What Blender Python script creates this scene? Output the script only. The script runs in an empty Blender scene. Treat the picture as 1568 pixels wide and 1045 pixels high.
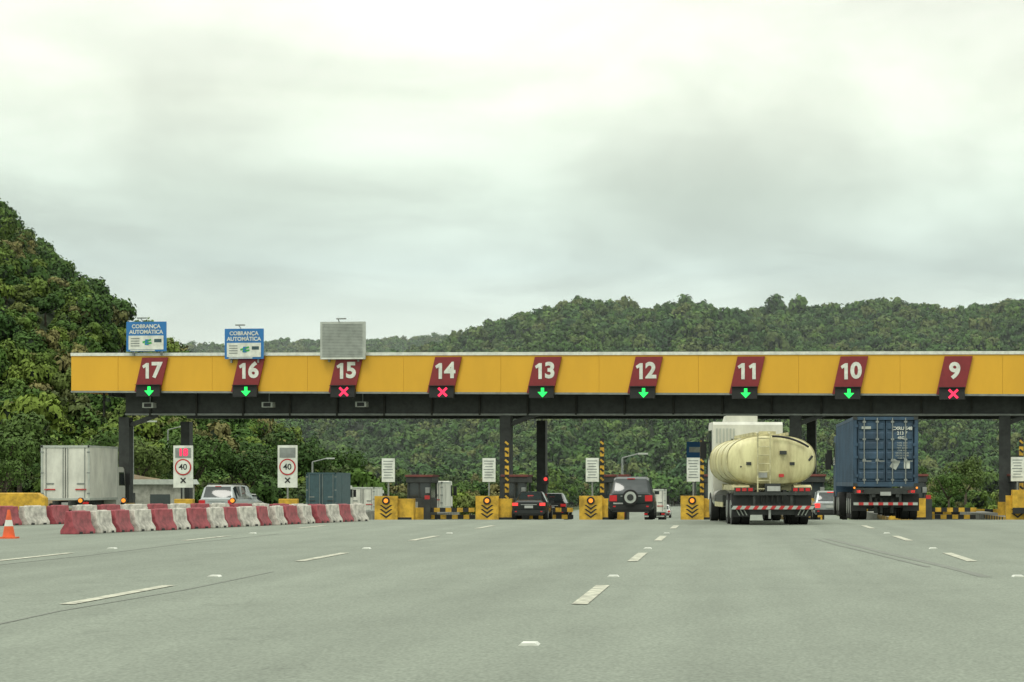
import bpy, bmesh, math, random
from mathutils import Vector, Matrix, noise
R = random.Random(7)
sc = bpy.context.scene
sc.view_settings.view_transform = 'Standard'
sc.view_settings.look = 'None'
sc.view_settings.exposure = 0

# ---------------------------------------------------------------- materials
def mat(name, col, rough=0.6, metal=0.0, var=0.18, scale=3.0, emit=None, es=0.0, bump=0.0, col2=None, stretch=(1,1,1), spec=0.5):
    m = bpy.data.materials.new(name); m.use_nodes = True
    nt = m.node_tree; N = nt.nodes; L = nt.links
    b = N['Principled BSDF']
    b.inputs['Roughness'].default_value = rough
    b.inputs['Metallic'].default_value = metal
    b.inputs['Specular IOR Level'].default_value = spec
    tc = N.new('ShaderNodeTexCoord'); mp = N.new('ShaderNodeMapping'); mp.inputs['Scale'].default_value = stretch
    L.new(tc.outputs['Object'], mp.inputs['Vector'])
    n = N.new('ShaderNodeTexNoise'); n.inputs['Scale'].default_value = scale; n.inputs['Detail'].default_value = 6
    n.inputs['Roughness'].default_value = 0.65
    L.new(mp.outputs[0], n.inputs['Vector'])
    cr = N.new('ShaderNodeValToRGB')
    c2 = col2 if col2 else tuple(c*(1-var*1.6) for c in col)
    cr.color_ramp.elements[0].position = 0.34; cr.color_ramp.elements[1].position = 0.62
    cr.color_ramp.elements[0].color = (*c2, 1)
    cr.color_ramp.elements[1].color = (*[min(1, c*(1+var*0.25)) for c in col], 1)
    L.new(n.outputs['Fac'], cr.inputs['Fac']); L.new(cr.outputs['Color'], b.inputs['Base Color'])
    if emit:
        b.inputs['Emission Color'].default_value = (*emit, 1); b.inputs['Emission Strength'].default_value = es
    if bump:
        bp = N.new('ShaderNodeBump'); bp.inputs['Strength'].default_value = bump; bp.inputs['Distance'].default_value = 0.02
        L.new(n.outputs['Fac'], bp.inputs['Height']); L.new(bp.outputs[0], b.inputs['Normal'])
    return m

M = {}
M['yellow'] = mat('fascia_yellow_paint', (0.69,0.375,0.020), 0.45, var=0.05, scale=0.5, stretch=(1,1,0.35))
M['yellow2'] = mat('barrier_yellow_paint', (0.62,0.37,0.03), 0.6, var=0.3, scale=2.5)
M['white'] = mat('white_paint', (0.70,0.72,0.64), 0.5, var=0.15)
M['truckwhite'] = mat('dusty_white_paint', (0.66,0.66,0.58), 0.5, var=0.16, scale=1.4, stretch=(1,1,.5))
M['cream'] = mat('cream_tank_paint', (0.68,0.64,0.35), 0.42, var=0.20, scale=1.6, stretch=(1.5,1.5,0.35), col2=(.42,.37,.19))
M['cream2'] = mat('cream_trim', (0.56,0.52,0.30), 0.5, var=.3)
M['red'] = mat('sign_dark_red', (0.22,0.018,0.022), 0.5, var=0.1)
M['barred'] = mat('barrier_red_plastic', (0.34,0.065,0.078), 0.6, var=0.35, scale=4)
M['barwhite'] = mat('barrier_white_plastic', (0.58,0.55,0.48), 0.6, var=0.38, scale=4)
M['black'] = mat('black_matte', (0.012,0.013,0.012), 0.6)
M['rubber'] = mat('tyre_rubber', (0.018,0.018,0.017), 0.85)
M['dark'] = mat('dark_steel', (0.035,0.040,0.036), 0.55, var=0.3)
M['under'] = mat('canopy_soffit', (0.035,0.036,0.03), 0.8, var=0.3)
M['grey'] = mat('grey_steel', (0.25,0.27,0.25), 0.5, metal=0.2)
M['lgrey'] = mat('light_grey_panel', (0.42,0.45,0.40), 0.6, var=0.12)
M['conc'] = mat('concrete', (0.33,0.33,0.28), 0.9, var=0.3, scale=2)
M['blue'] = mat('sign_blue', (0.02,0.16,0.42), 0.5, var=0.05)
M['cblue'] = mat('container_blue', (0.036,0.078,0.128), 0.6, var=0.30, scale=1.8, stretch=(1,1,.5))
M['teal'] = mat('teal_tarp', (0.045,0.09,0.10), 0.7)
M['signred'] = mat('sign_red', (0.5,0.03,0.03), 0.5)
M['green'] = mat('sign_green', (0.06,0.4,0.08), 0.5)
M['ledg'] = mat('led_green', (0,0.3,0.05), 0.5, emit=(0.02,1.0,0.12), es=1.6)
M['ledr'] = mat('led_red', (0.3,0,0.02), 0.5, emit=(1.0,0.03,0.10), es=1.5)
M['amber'] = mat('amber_lamp', (0.6,0.2,0.02), 0.4, emit=(1.0,0.28,0.02), es=1.0)
M['tail'] = mat('tail_lamp', (0.40,0.012,0.015), 0.25, emit=(1,0.03,0.03), es=0.12)
M['brake'] = mat('brake_lamp_lit', (0.5,0.02,0.02), 0.25, emit=(1,0.06,0.05), es=1.1)
M['glass'] = mat('tinted_glass', (0.03,0.04,0.04), 0.08, var=0.05, spec=0.8)
M['carblack'] = mat('car_black', (0.018,0.02,0.02), 0.22, var=0.1)
M['cargreen'] = mat('suv_dark_green', (0.022,0.032,0.030), 0.3, var=0.1)
M['carsilver'] = mat('car_silver', (0.42,0.45,0.45), 0.3, metal=0.3, var=0.08)
M['carwhite'] = mat('car_white', (0.70,0.71,0.67), 0.3, var=0.06)
M['plate'] = mat('number_plate', (0.42,0.43,0.40), 0.5)
M['orange'] = mat('cone_orange', (0.75,0.12,0.03), 0.6)
M['chrome'] = mat('bright_metal', (0.5,0.5,0.48), 0.3, metal=0.8)
M['brown'] = mat('booth_roof_red', (0.16,0.045,0.035), 0.7)
M['earth'] = mat('bare_earth', (0.20,0.15,0.085), 0.95, var=0.3, scale=.6)
M['skin'] = mat('skin', (0.30,0.17,0.11), 0.6)
M['shirt'] = mat('uniform_shirt', (0.05,0.06,0.09), 0.9)
M['trousers'] = mat('uniform_trousers', (0.02,0.02,0.025), 0.9)
M['bark'] = mat('bark', (0.09,0.07,0.05), 0.9, var=0.4, scale=8)
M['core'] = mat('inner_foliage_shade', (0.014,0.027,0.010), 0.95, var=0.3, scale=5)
M['paintline'] = mat('road_paint_white', (0.52,0.52,0.41), 0.8, var=0.38, scale=6)
M['skid'] = mat('tyre_mark', (0.14,0.15,0.127), 0.85, var=0.2, scale=1.5, col2=(0.18,0.195,0.16))

def leafmat(name, cols):
    m = bpy.data.materials.new(name); m.use_nodes = True
    nt = m.node_tree; N = nt.nodes; L = nt.links; b = N['Principled BSDF']
    b.inputs['Roughness'].default_value = 0.75; b.inputs['Specular IOR Level'].default_value = 0.15
    oi = N.new('ShaderNodeObjectInfo'); cr = N.new('ShaderNodeValToRGB')
    el = cr.color_ramp.elements
    while len(el) < len(cols): el.new(0.5)
    for i, c in enumerate(cols):
        el[i].position = i/(len(cols)-1); el[i].color = (*c, 1)
    L.new(oi.outputs['Random'], cr.inputs['Fac'])
    tc = N.new('ShaderNodeTexCoord'); n = N.new('ShaderNodeTexNoise'); n.inputs['Scale'].default_value = 2.2; n.inputs['Detail'].default_value = 3
    L.new(tc.outputs['Object'], n.inputs['Vector'])
    mr = N.new('ShaderNodeMapRange'); mr.inputs['From Min'].default_value = 0.3; mr.inputs['From Max'].default_value = 0.7
    mr.inputs['To Min'].default_value = 0.5; mr.inputs['To Max'].default_value = 1.5
    L.new(n.outputs['Fac'], mr.inputs['Value'])
    mx = N.new('ShaderNodeMix'); mx.data_type = 'RGBA'; mx.blend_type = 'MULTIPLY'; mx.inputs['Factor'].default_value = 1
    L.new(cr.outputs['Color'], mx.inputs['A']); L.new(mr.outputs['Result'], mx.inputs['B'])
    L.new(mx.outputs['Result'], b.inputs['Base Color'])
    return m
M['leaf_far'] = leafmat('foliage_far', [(0.030,0.070,0.020),(0.070,0.140,0.032),(0.045,0.095,0.028),(0.105,0.175,0.040),(0.035,0.080,0.028),(0.075,0.135,0.035),(0.125,0.150,0.050),(0.04,0.09,0.025)])
M['leaf_mid'] = leafmat('foliage_mid', [(0.030,0.068,0.016),(0.080,0.145,0.026),(0.045,0.090,0.020),(0.145,0.200,0.035),(0.040,0.085,0.022),(0.09,0.15,0.03),(0.17,0.155,0.06),(0.035,0.07,0.02)])
M['leaf_near'] = leafmat('foliage_near', [(0.035,0.070,0.018),(0.060,0.110,0.024),(0.090,0.125,0.034)])

def ground_mat(name, a, b_, scale):
    return mat(name, a, 0.95, var=0.2, scale=scale, col2=b_)
M['grass'] = ground_mat('grass_ground', (0.085,0.11,0.035), (0.05,0.075,0.022), 0.15)
M['soil'] = ground_mat('hill_soil', (0.035,0.055,0.02), (0.02,0.035,0.012), 0.1)

def asphalt():
    m = bpy.data.materials.new('asphalt'); m.use_nodes = True
    nt = m.node_tree; N = nt.nodes; L = nt.links; b = N['Principled BSDF']
    b.inputs['Roughness'].default_value = 0.9; b.inputs['Specular IOR Level'].default_value = 0.2
    tc = N.new('ShaderNodeTexCoord')
    def nz(scale, det, st):
        mp = N.new('ShaderNodeMapping'); mp.inputs['Scale'].default_value = st
        n = N.new('ShaderNodeTexNoise'); n.inputs['Scale'].default_value = scale; n.inputs['Detail'].default_value = det
        L.new(tc.outputs['Object'], mp.inputs[0]); L.new(mp.outputs[0], n.inputs['Vector']); return n.outputs['Fac']
    def mr(v, a, c, lo, hi):
        r = N.new('ShaderNodeMapRange'); r.inputs['From Min'].default_value = a; r.inputs['From Max'].default_value = c
        r.inputs['To Min'].default_value = lo; r.inputs['To Max'].default_value = hi; L.new(v, r.inputs['Value']); return r.outputs['Result']
    def mul(a, c):
        x = N.new('ShaderNodeMath'); x.operation = 'MULTIPLY'; L.new(a, x.inputs[0]); L.new(c, x.inputs[1]); return x.outputs[0]
    big = mr(nz(0.10, 5, (1,0.35,1)), 0.3, 0.7, 0.91, 1.08)
    streak = mr(nz(1.0, 3, (1,0.02,1)), 0.3, 0.7, 0.92, 1.08)
    patch = mr(nz(1.1, 5, (1,0.3,1)), 0.3, 0.7, 0.94, 1.06)
    fine = mr(nz(34, 3, (1,0.5,1)), 0.25, 0.75, 0.74, 1.26)
    v = mul(mul(big, streak), mul(patch, fine))
    mp = N.new('ShaderNodeMapping'); mp.inputs['Scale'].default_value = (0.12, 0.06, 1)
    nw = N.new('ShaderNodeTexNoise'); nw.inputs['Scale'].default_value = 0.6; nw.inputs['Detail'].default_value = 5
    L.new(tc.outputs['Object'], mp.inputs[0]); L.new(tc.outputs['Object'], nw.inputs['Vector'])
    add = N.new('ShaderNodeVectorMath'); add.operation = 'MULTIPLY_ADD'; add.inputs[1].default_value = (0.6,0.6,0)
    L.new(nw.outputs['Color'], add.inputs[0]); L.new(mp.outputs[0], add.inputs[2])
    vo = N.new('ShaderNodeTexVoronoi'); vo.feature = 'DISTANCE_TO_EDGE'; vo.inputs['Scale'].default_value = 0.8
    L.new(add.outputs[0], vo.inputs['Vector'])
    crk = mr(vo.outputs['Distance'], 0.0, 0.006, 0.86, 1.0)
    v = mul(v, crk)
    mx = N.new('ShaderNodeMix'); mx.data_type = 'RGBA'; mx.blend_type = 'MULTIPLY'; mx.inputs['Factor'].default_value = 1
    mx.inputs['A'].default_value = (0.204,0.228,0.186,1); L.new(v, mx.inputs['B'])
    L.new(mx.outputs['Result'], b.inputs['Base Color'])
    bp = N.new('ShaderNodeBump'); bp.inputs['Strength'].default_value = 0.25; bp.inputs['Distance'].default_value = 0.01
    L.new(fine, bp.inputs['Height']); L.new(bp.outputs[0], b.inputs['Normal'])
    return m
M['asphalt'] = asphalt()

# ---------------------------------------------------------------- builder
class B:
    def __init__(s, name): s.name = name; s.bm = bmesh.new(); s.mats = []
    def mi(s, k):
        m = M[k]
        if m not in s.mats: s.mats.append(m)
        return s.mats.index(m)
    def face(s, pts, k, smooth=False):
        f = s.bm.faces.new([s.bm.verts.new(p) for p in pts]); f.material_index = s.mi(k); f.smooth = smooth; return f
    def box(s, c, d, k, rz=0, rx=0, ry=0):
        x, y, z = d[0]/2, d[1]/2, d[2]/2
        T = Matrix.Translation(c) @ Matrix.Rotation(rz,4,'Z') @ Matrix.Rotation(rx,4,'X') @ Matrix.Rotation(ry,4,'Y')
        v = [s.bm.verts.new(T @ Vector((sx*x, sy*y, sz*z))) for sz in (-1,1) for sy in (-1,1) for sx in (-1,1)]
        for q in ((0,2,3,1),(4,5,7,6),(0,1,5,4),(2,6,7,3),(0,4,6,2),(1,3,7,5)):
            f = s.bm.faces.new([v[i] for i in q]); f.material_index = s.mi(k)
    def prism(s, pts, ax, lo, hi, k):
        def P(a, b, t):
            return {'x': (t,a,b), 'y': (a,t,b), 'z': (a,b,t)}[ax]
        A = [s.bm.verts.new(P(a,b,lo)) for a,b in pts]; C = [s.bm.verts.new(P(a,b,hi)) for a,b in pts]
        i = s.mi(k); n = len(pts)
        for f in (s.bm.faces.new(A[::-1]), s.bm.faces.new(C)): f.material_index = i
        for j in range(n):
            f = s.bm.faces.new([A[j],A[(j+1)%n],C[(j+1)%n],C[j]]); f.material_index = i
    def cyl(s, p0, p1, r, k, n=14, r1=None, smooth=True):
        p0, p1 = Vector(p0), Vector(p1); r1 = r if r1 is None else r1
        d = (p1-p0).normalized(); q = d.to_track_quat('Z','Y')
        ra = [p0 + q @ Vector((r*math.cos(2*math.pi*i/n), r*math.sin(2*math.pi*i/n), 0)) for i in range(n)]
        rb = [p1 + q @ Vector((r1*math.cos(2*math.pi*i/n), r1*math.sin(2*math.pi*i/n), 0)) for i in range(n)]
        s.loft([ra, rb], k, smooth)
    def loft(s, rings, k, smooth=True, cap=True, kf=None):
        V = [[s.bm.verts.new(p) for p in r] for r in rings]; n = len(V[0])
        for a in range(len(V)-1):
            for j in range(n):
                f = s.bm.faces.new([V[a][j], V[a][(j+1)%n], V[a+1][(j+1)%n], V[a+1][j]])
                f.material_index = s.mi(kf(a, j) if kf else k); f.smooth = smooth
        if cap:
            for r in (V[0][::-1], V[-1]):
                f = s.bm.faces.new(r); f.material_index = s.mi(k)
    def text(s, t, size, pos, k, off=0.0, sx=1.0, ext=0.01):
        cu = bpy.data.curves.new('t', 'FONT'); cu.body = t; cu.size = size; cu.align_x = 'CENTER'; cu.align_y = 'CENTER'
        cu.offset = off; cu.extrude = ext; cu.resolution_u = 4
        o = bpy.data.objects.new('t', cu); sc.collection.objects.link(o)
        bpy.context.view_layer.update()
        me = bpy.data.meshes.new_from_object(o.evaluated_get(bpy.context.evaluated_depsgraph_get()))
        T = Matrix.Translation(pos) @ Matrix.Rotation(math.pi/2,4,'X') @ Matrix.Diagonal((sx,1,1,1))
        me.transform(T)
        n0 = len(s.bm.faces); s.bm.from_mesh(me); s.bm.faces.ensure_lookup_table()
        i = s.mi(k)
        for f in s.bm.faces[n0:]: f.material_index = i
        bpy.data.objects.remove(o); bpy.data.meshes.remove(me); bpy.data.curves.remove(cu)
    def done(s, loc=(0,0,0), rz=0, bevel=0, sharp=35, mw=None, recalc=True):
        if recalc: bmesh.ops.recalc_face_normals(s.bm, faces=s.bm.faces[:])
        me = bpy.data.meshes.new(s.name); s.bm.to_mesh(me); s.bm.free()
        for m in s.mats: me.materials.append(m)
        if sharp: me.set_sharp_from_angle(angle=math.radians(sharp))
        o = bpy.data.objects.new(s.name, me); sc.collection.objects.link(o)
        o.matrix_world = mw if mw else Matrix.Translation(loc) @ Matrix.Rotation(rz,4,'Z')
        if bevel:
            b = o.modifiers.new('bevel','BEVEL'); b.width = bevel; b.segments = 2; b.limit_method = 'ANGLE'; b.angle_limit = math.radians(40)
        return o

# ---------------------------------------------------------------- ground
def gz(Y):
    t = Y-80
    if t < 0: return 0.0
    if t < 12: return -0.0175*t*t/24
    return -0.0175*(min(Y,262)-86)
ZR = 0.02
def gr(Y): return gz(Y)+ZR
ST = [-200,-60,-20,0,20,40,60,80]+[80+1.5*i for i in range(1,9)]+[100,115,130,150,175,200,230,262,263,300,350,420,470,700,1000,2000,4000]
def sheet(name, xs, Y0, Y1, dz, k):
    b = B(name); ys = [y for y in ST if Y0 <= y <= Y1]
    V = [[b.bm.verts.new((x, y, gz(y)+dz)) for x in xs] for y in ys]
    for i in range(len(ys)-1):
        for j in range(len(xs)-1):
            f = b.bm.faces.new([V[i][j],V[i][j+1],V[i+1][j+1],V[i+1][j]]); f.material_index = b.mi(k)
    return b.done(sharp=0)
sheet('ground', [-3000,-400,-60,0,60,400,3000], -200, 4000, 0, 'grass')
sheet('road', [-60,-20,0,20,48], -200, 262, ZR, 'asphalt')
sheet('highway_beyond_toll', [-24,0,14], 263, 470, ZR, 'asphalt')

b = B('lane_markings')
for X in (-1.69,-7.45,-12.75,4.19,9.6):
    for kk in range(0,4):
        c = 28.8+14.25*kk
        w = 0.09
        b.face([(X-w,c-2.4,ZR+.008),(X+w,c-2.4,ZR+.008),(X+w,c+2.4,ZR+.008),(X-w,c+2.4,ZR+.008)],'paintline')
b.done(sharp=0, recalc=False)
b = B('road_reflectors')
for X in (-1.70,-7.5,-12.75,4.19,9.6):
    for kk in range(0,4):
        c = 21.8+14.3*kk-1.9
        b.prism([(X-.085,ZR),(X+.085,ZR),(X+.06,ZR+.022),(X-.06,ZR+.022)],'y',c-.12,c+.12,'white')
b.done()
b = B('tyre_marks')
def strip(pts, w, z=ZR+.004):
    for (x0,y0),(x1,y1) in zip(pts[:-1],pts[1:]):
        b.face([(x0-w,y0,z),(x0+w,y0,z),(x1+w,y1,z),(x1-w,y1,z)],'skid')
strip([(2.35,57),(2.75,50),(3.0,45.5),(3.25,42),(3.45,39),(3.62,36),(3.7,34)],0.09)
strip([(2.05,57),(2.35,51),(2.7,46),(2.95,42),(3.2,38)],0.05, ZR+.005)
strip([(-7.35,17),(-7.05,22),(-7.15,25),(-6.95,30),(-7.0,36)],0.022)
strip([(-12.2,36),(-12.0,44),(-12.15,52),(-11.9,62)],0.03)
b.done(sharp=0, recalc=False)

# ---------------------------------------------------------------- foliage prototypes
def crown_bm(b, k, N, rad, leaf, seed, c0=(0,0,0), flat=0.8, lobes=9, core=True):
    r = random.Random(seed); i = b.mi(k)
    L = [(Vector((0,0,0)), 0.62)]
    for _ in range(lobes):
        a = r.uniform(0, 2*math.pi); e = r.uniform(-0.5, 1.0)
        d = Vector((math.cos(a)*math.cos(e), math.sin(a)*math.cos(e), math.sin(e)))
        L.append((d*r.uniform(0.40,0.78), r.uniform(0.24,0.44)))
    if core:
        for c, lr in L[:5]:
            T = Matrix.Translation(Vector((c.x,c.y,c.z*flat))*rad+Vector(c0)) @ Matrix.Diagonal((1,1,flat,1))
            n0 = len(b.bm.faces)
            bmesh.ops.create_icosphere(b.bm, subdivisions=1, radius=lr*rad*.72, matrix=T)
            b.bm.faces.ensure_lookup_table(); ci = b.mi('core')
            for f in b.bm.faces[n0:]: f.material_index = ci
    for _ in range(N):
        c, lr = r.choice(L)
        d = Vector((r.gauss(0,1), r.gauss(0,1), r.gauss(0.25,1))).normalized()
        p = c + d*lr*r.uniform(0.70,1.08)
        if r.random() < 0.05: p = c + d*lr*1.3
        p = Vector((p.x, p.y, p.z*flat))*rad + Vector(c0)
        n = (d + Vector((r.uniform(-1,1),r.uniform(-1,1),r.uniform(-.4,1)))*0.6).normalized()
        q = n.to_track_quat('Z','Y'); s = leaf*r.uniform(0.55,1.3); an = r.uniform(0,6.28)
        vs = []
        for t, m in ((0,1),(1.7,.62),(3.14,1),(4.5,.7)):
            vs.append(b.bm.verts.new(p + q @ Vector((math.cos(an+t)*s*m, math.sin(an+t)*s*m, r.uniform(-.15,.15)*s))))
        f = b.bm.faces.new(vs); f.material_index = i

def proto_collection(name, k, N, leaf, n):
    col = bpy.data.collections.new(name)
    for j in range(n):
        b = B(name+'_tree'); 
        crown_bm(b, k, N, 1.0, leaf, 100+j*7, (0,0,1.0), flat=R.uniform(0.72,1.25), lobes=8)
        b.cyl((0,0,-0.6),(0,0,0.9),0.07,'bark',6,0.03)
        me_o = b.done(sharp=0, recalc=False)
        sc.collection.objects.unlink(me_o); col.objects.link(me_o)
    return col

def scatter(name, pts, col):
    me = bpy.data.meshes.new(name)
    me.from_pydata([p[0] for p in pts], [], [])
    a = me.attributes.new('sc','FLOAT_VECTOR','POINT'); r_ = me.attributes.new('rt','FLOAT_VECTOR','POINT')
    for i,p in enumerate(pts):
        a.data[i].vector = p[1]; r_.data[i].vector = (R.uniform(-.12,.12),R.uniform(-.12,.12),R.uniform(0,6.28))
    o = bpy.data.objects.new(name, me); sc.collection.objects.link(o)
    ng = bpy.data.node_groups.new(name+'_scatter','GeometryNodeTree')
    ng.interface.new_socket('Geometry', in_out='INPUT', socket_type='NodeSocketGeometry')
    ng.interface.new_socket('Geometry', in_out='OUTPUT', socket_type='NodeSocketGeometry')
    N = ng.nodes; L = ng.links
    gi = N.new('NodeGroupInput'); go = N.new('NodeGroupOutput')
    ip = N.new('GeometryNodeInstanceOnPoints'); ci = N.new('GeometryNodeCollectionInfo')
    ci.inputs['Collection'].default_value = col; ci.inputs['Separate Children'].default_value = True; ci.inputs['Reset Children'].default_value = True
    ip.inputs['Pick Instance'].default_value = True
    na = N.new('GeometryNodeInputNamedAttribute'); na.data_type = 'FLOAT_VECTOR'; na.inputs['Name'].default_value = 'sc'
    nr = N.new('GeometryNodeInputNamedAttribute'); nr.data_type = 'FLOAT_VECTOR'; nr.inputs['Name'].default_value = 'rt'
    er = N.new('FunctionNodeEulerToRotation')
    L.new(gi.outputs[0], ip.inputs['Points']); L.new(ci.outputs[0], ip.inputs['Instance'])
    L.new(na.outputs['Attribute'], ip.inputs['Scale']); L.new(nr.outputs['Attribute'], er.inputs[0]); L.new(er.outputs[0], ip.inputs['Rotation'])
    L.new(ip.outputs[0], go.inputs[0])
    md = o.modifiers.new('scatter','NODES'); md.node_group = ng
    return o

def interp(tab, x):
    if x <= tab[0][0]: return tab[0][1]
    for (a,b_),(c,d) in zip(tab[:-1],tab[1:]):
        if x <= c: return b_+(d-b_)*(x-a)/(c-a)
    return tab[-1][1]
def smooth(t): t = max(0,min(1,t)); return t*t*(3-2*t)

FR = [(-0.60,.045),(-.33,.047),(-.2328,.047),(-.2217,.048),(-.1939,.050),(-.1744,.052),(-.1439,.055),(-.1189,.0605),(-.105,.0661),(-.0883,.0717),
      (-.0717,.0758),(-.0633,.0767),(-.055,.0739),(-.0439,.0722),(-.0272,.0722),(-.0161,.0744),(-.005,.0722),(.0089,.0731),(.0228,.0758),(.0394,.0767),(.0589,.0758),(.0783,.0764),(.0922,.0731),(.106,.0744),(.125,.0767),(.2,.08),(.4,.07)]
def far_z(X, Y):
    r = X/Y; e = interp(FR, r)*760+1.4-6.0
    t = (Y-425)/(760-425)
    g = smooth(t)**1.05 if t < 1 else 1-0.35*smooth((Y-760)/250)
    z = -3.05+(e+3.05)*g
    if 0 < t < 1: z += (7*math.sin(X*0.045+Y*0.012+1) + 13*noise.noise(Vector((X*.014,Y*.012,1))) + 5*noise.noise(Vector((X*.04,Y*.03,3))))*4*t*(1-t)*smooth(t*1.5)*.8 - 6*math.sin(math.pi*t)
    return z
BR = [(-.5,.056),(-.26,.0555),(-.2328,.0569),(-.2217,.0569),(-.1939,.0586),(-.1744,.060),(-.1439,.0606),(-.1189,.0615),(-.09,.062),(0,.05),(.2,.045)]
def back_z(X, Y):
    r = X/Y; e = interp(BR, r)*1250+1.4-6
    return -3.05+(e+3.05)*(smooth((Y-1000)/250)*.6+.4 if Y<1250 else 1-.3*smooth((Y-1250)/200))+2.5*noise.noise(Vector((X*.02,Y*.02,8)))
LR = [(-.62,.19),(-.45,.160),(-.36,.134),(-.3106,.1175),(-.3064,.1135),(-.2939,.103),(-.2828,.0925),(-.269,.0838),(-.255,.0715),(-.2383,.0630),(-.23,.0550),(-.215,.043),(-.195,.030),(-.18,.018),(-.165,.004),(-.158,-.012)]
def left_z(X, Y):
    r = X/Y; e = interp(LR, r)*350+1.4-5.2
    t = (Y-205)/(350-205)
    g = smooth(t)**0.9 if t < 1 else 1-0.6*smooth((Y-350)/120)
    z0 = gz(Y)
    z = z0+max(0,(e-z0))*g
    if 0 < t < 1 : z += 5*noise.noise(Vector((X*.04,Y*.04,4)))*4*t*(1-t)*g - 2.5*math.sin(math.pi*t)*g
    return z if r < -.158 else z0-1.0
def terrain(name, fn, r0, r1, nr, Y0, Y1, ny):
    b = B(name)
    V = []
    for i in range(ny+1):
        Y = Y0+(Y1-Y0)*i/ny
        V.append([b.bm.verts.new(((r0+(r1-r0)*j/nr)*Y, Y, fn((r0+(r1-r0)*j/nr)*Y, Y)-0.3)) for j in range(nr+1)])
    for i in range(ny):
        for j in range(nr):
            f = b.bm.faces.new([V[i][j],V[i][j+1],V[i+1][j+1],V[i+1][j]]); f.material_index = b.mi('soil'); f.smooth = True
    return b.done(sharp=0)
terrain('far_hills', far_z, -.6, .38, 90, 420, 990, 45)
terrain('distant_ridge', back_z, -.5, .2, 60, 1000, 1450, 20)
terrain('near_hill', left_z, -.6, -.156, 50, 205, 470, 30)

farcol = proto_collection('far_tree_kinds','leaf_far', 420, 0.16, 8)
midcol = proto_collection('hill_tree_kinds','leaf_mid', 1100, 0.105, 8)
def size_mix(x, y, lo, hi):
    c = noise.noise(Vector((x*.03,y*.03,11)))*.5+.5
    s = lo+(hi-lo)*min(1,max(0,c*.7+R.random()*.4))
    if R.random() < .05: s *= 1.4
    return s
pts = []
y = 428.0
while y < 790:
    sp = 4.5
    x = -.36*y
    while x < .20*y:
        X = x+R.uniform(-2.3,2.3); Y = y+R.uniform(-2.3,2.3)
        s = size_mix(X,Y,1.6,3.9)
        pts.append(((X,Y,far_z(X,Y)), (s,s,s*R.uniform(.8,1.3))))
        x += sp
    y += sp
y = 1170.0
while y < 1270:
    x = -.34*y
    while x < -.06*y:
        X = x+R.uniform(-2.4,2.4); Y = y+R.uniform(-2.4,2.4)
        s = R.uniform(2.4,4.2)
        pts.append(((X,Y,back_z(X,Y)), (s,s,s*R.uniform(.8,1.2))))
        x += 5.2
    y += 6
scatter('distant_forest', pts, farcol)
pts = []
y = 207.0
while y < 380:
    x = -.47*y
    while x < -.160*y:
        X = x+R.uniform(-1.8,1.8); Y = y+R.uniform(-1.8,1.8)
        s = size_mix(X,Y,1.1,3.1)
        pts.append(((X,Y,left_z(X,Y)), (s,s,s*R.uniform(.8,1.4))))
        x += 3.4
    y += 3.5
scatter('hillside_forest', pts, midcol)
pts = []
for i in range(420):
    r = R.uniform(-.2,.2); Y = R.uniform(385,428)
    X = r*Y
    if -26 < X < 16: continue
    s = R.uniform(1.4,3.4); pts.append(((X,Y,gz(Y)-.3),(s,s,s*R.uniform(.8,1.4))))
for i in range(260):
    Y = R.uniform(268,390); X = R.choice([R.uniform(17,75), R.uniform(-58,-27)])
    s = R.uniform(1.0,2.6); pts.append(((X,Y,gz(Y)-.3),(s,s,s*R.uniform(.8,1.3))))
for i in range(120):
    Y = R.uniform(180,262); X = R.uniform(49,75)
    s = R.uniform(1.0,2.6); pts.append(((X,Y,gz(Y)-.3),(s,s,s*R.uniform(.8,1.3))))
scatter('roadside_scrub', pts, midcol)

def tree(X, Y, H, seed, spread=0.42):
    r = random.Random(seed); b = B('broadleaf_tree')
    rr = H*spread; th = H*0.42
    b.cyl((0,0,-.3),(0.1*H*.1,0,th),H*.028,'bark',8,H*.018)
    for i in range(6):
        a = i*1.05+r.uniform(-.3,.3); e = Vector((math.cos(a)*rr*.6, math.sin(a)*rr*.6, H*r.uniform(.6,.85)))
        b.cyl((0,0,th*r.uniform(.75,1)), e, H*.013, 'bark', 6, H*.005)
    crown_bm(b, 'leaf_near', 2600, rr, H*.022, seed, (0,0,H-rr*.85), flat=.85, lobes=13, core=False)
    b.done((X,Y,gz(Y)), rz=r.uniform(0,6), sharp=0, recalc=False)
for i,(X,Y,H) in enumerate([(-64,196,9),(-58,188,7.5),(-66,180,6.5),(-53,200,8.5),(-62,205,10),(-49.5,196,7.5),(-71,190,9),(-47,206,8.5),(-43,210,7),(-55,178,5),(-42,224,9),(-39.5,238,8),(52,190,7),(26,280,6),(30,300,8),(24,310,7),(-78,185,8)]):
    tree(X,Y,H,50+i)
# bare cutting in the bank at the foot of the hill
b = B('earth_embankment')
n=14
V=[]
for j in range(6):
    V.append([b.bm.verts.new((-56+i*1.0, 178+j*2.2+.5*math.sin(i*1.3), gz(180)-.4+ (4.2*smooth(j/5))*math.sin(math.pi*(i+.5)/(n+1))**.5+.25*noise.noise(Vector((i*.7,j*.9,2))))) for i in range(n)])
for j in range(5):
    for i in range(n-1):
        f=b.bm.faces.new([V[j][i],V[j][i+1],V[j+1][i+1],V[j+1][i]]); f.material_index=b.mi('earth'); f.smooth=True
b.done(sharp=0)

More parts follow.
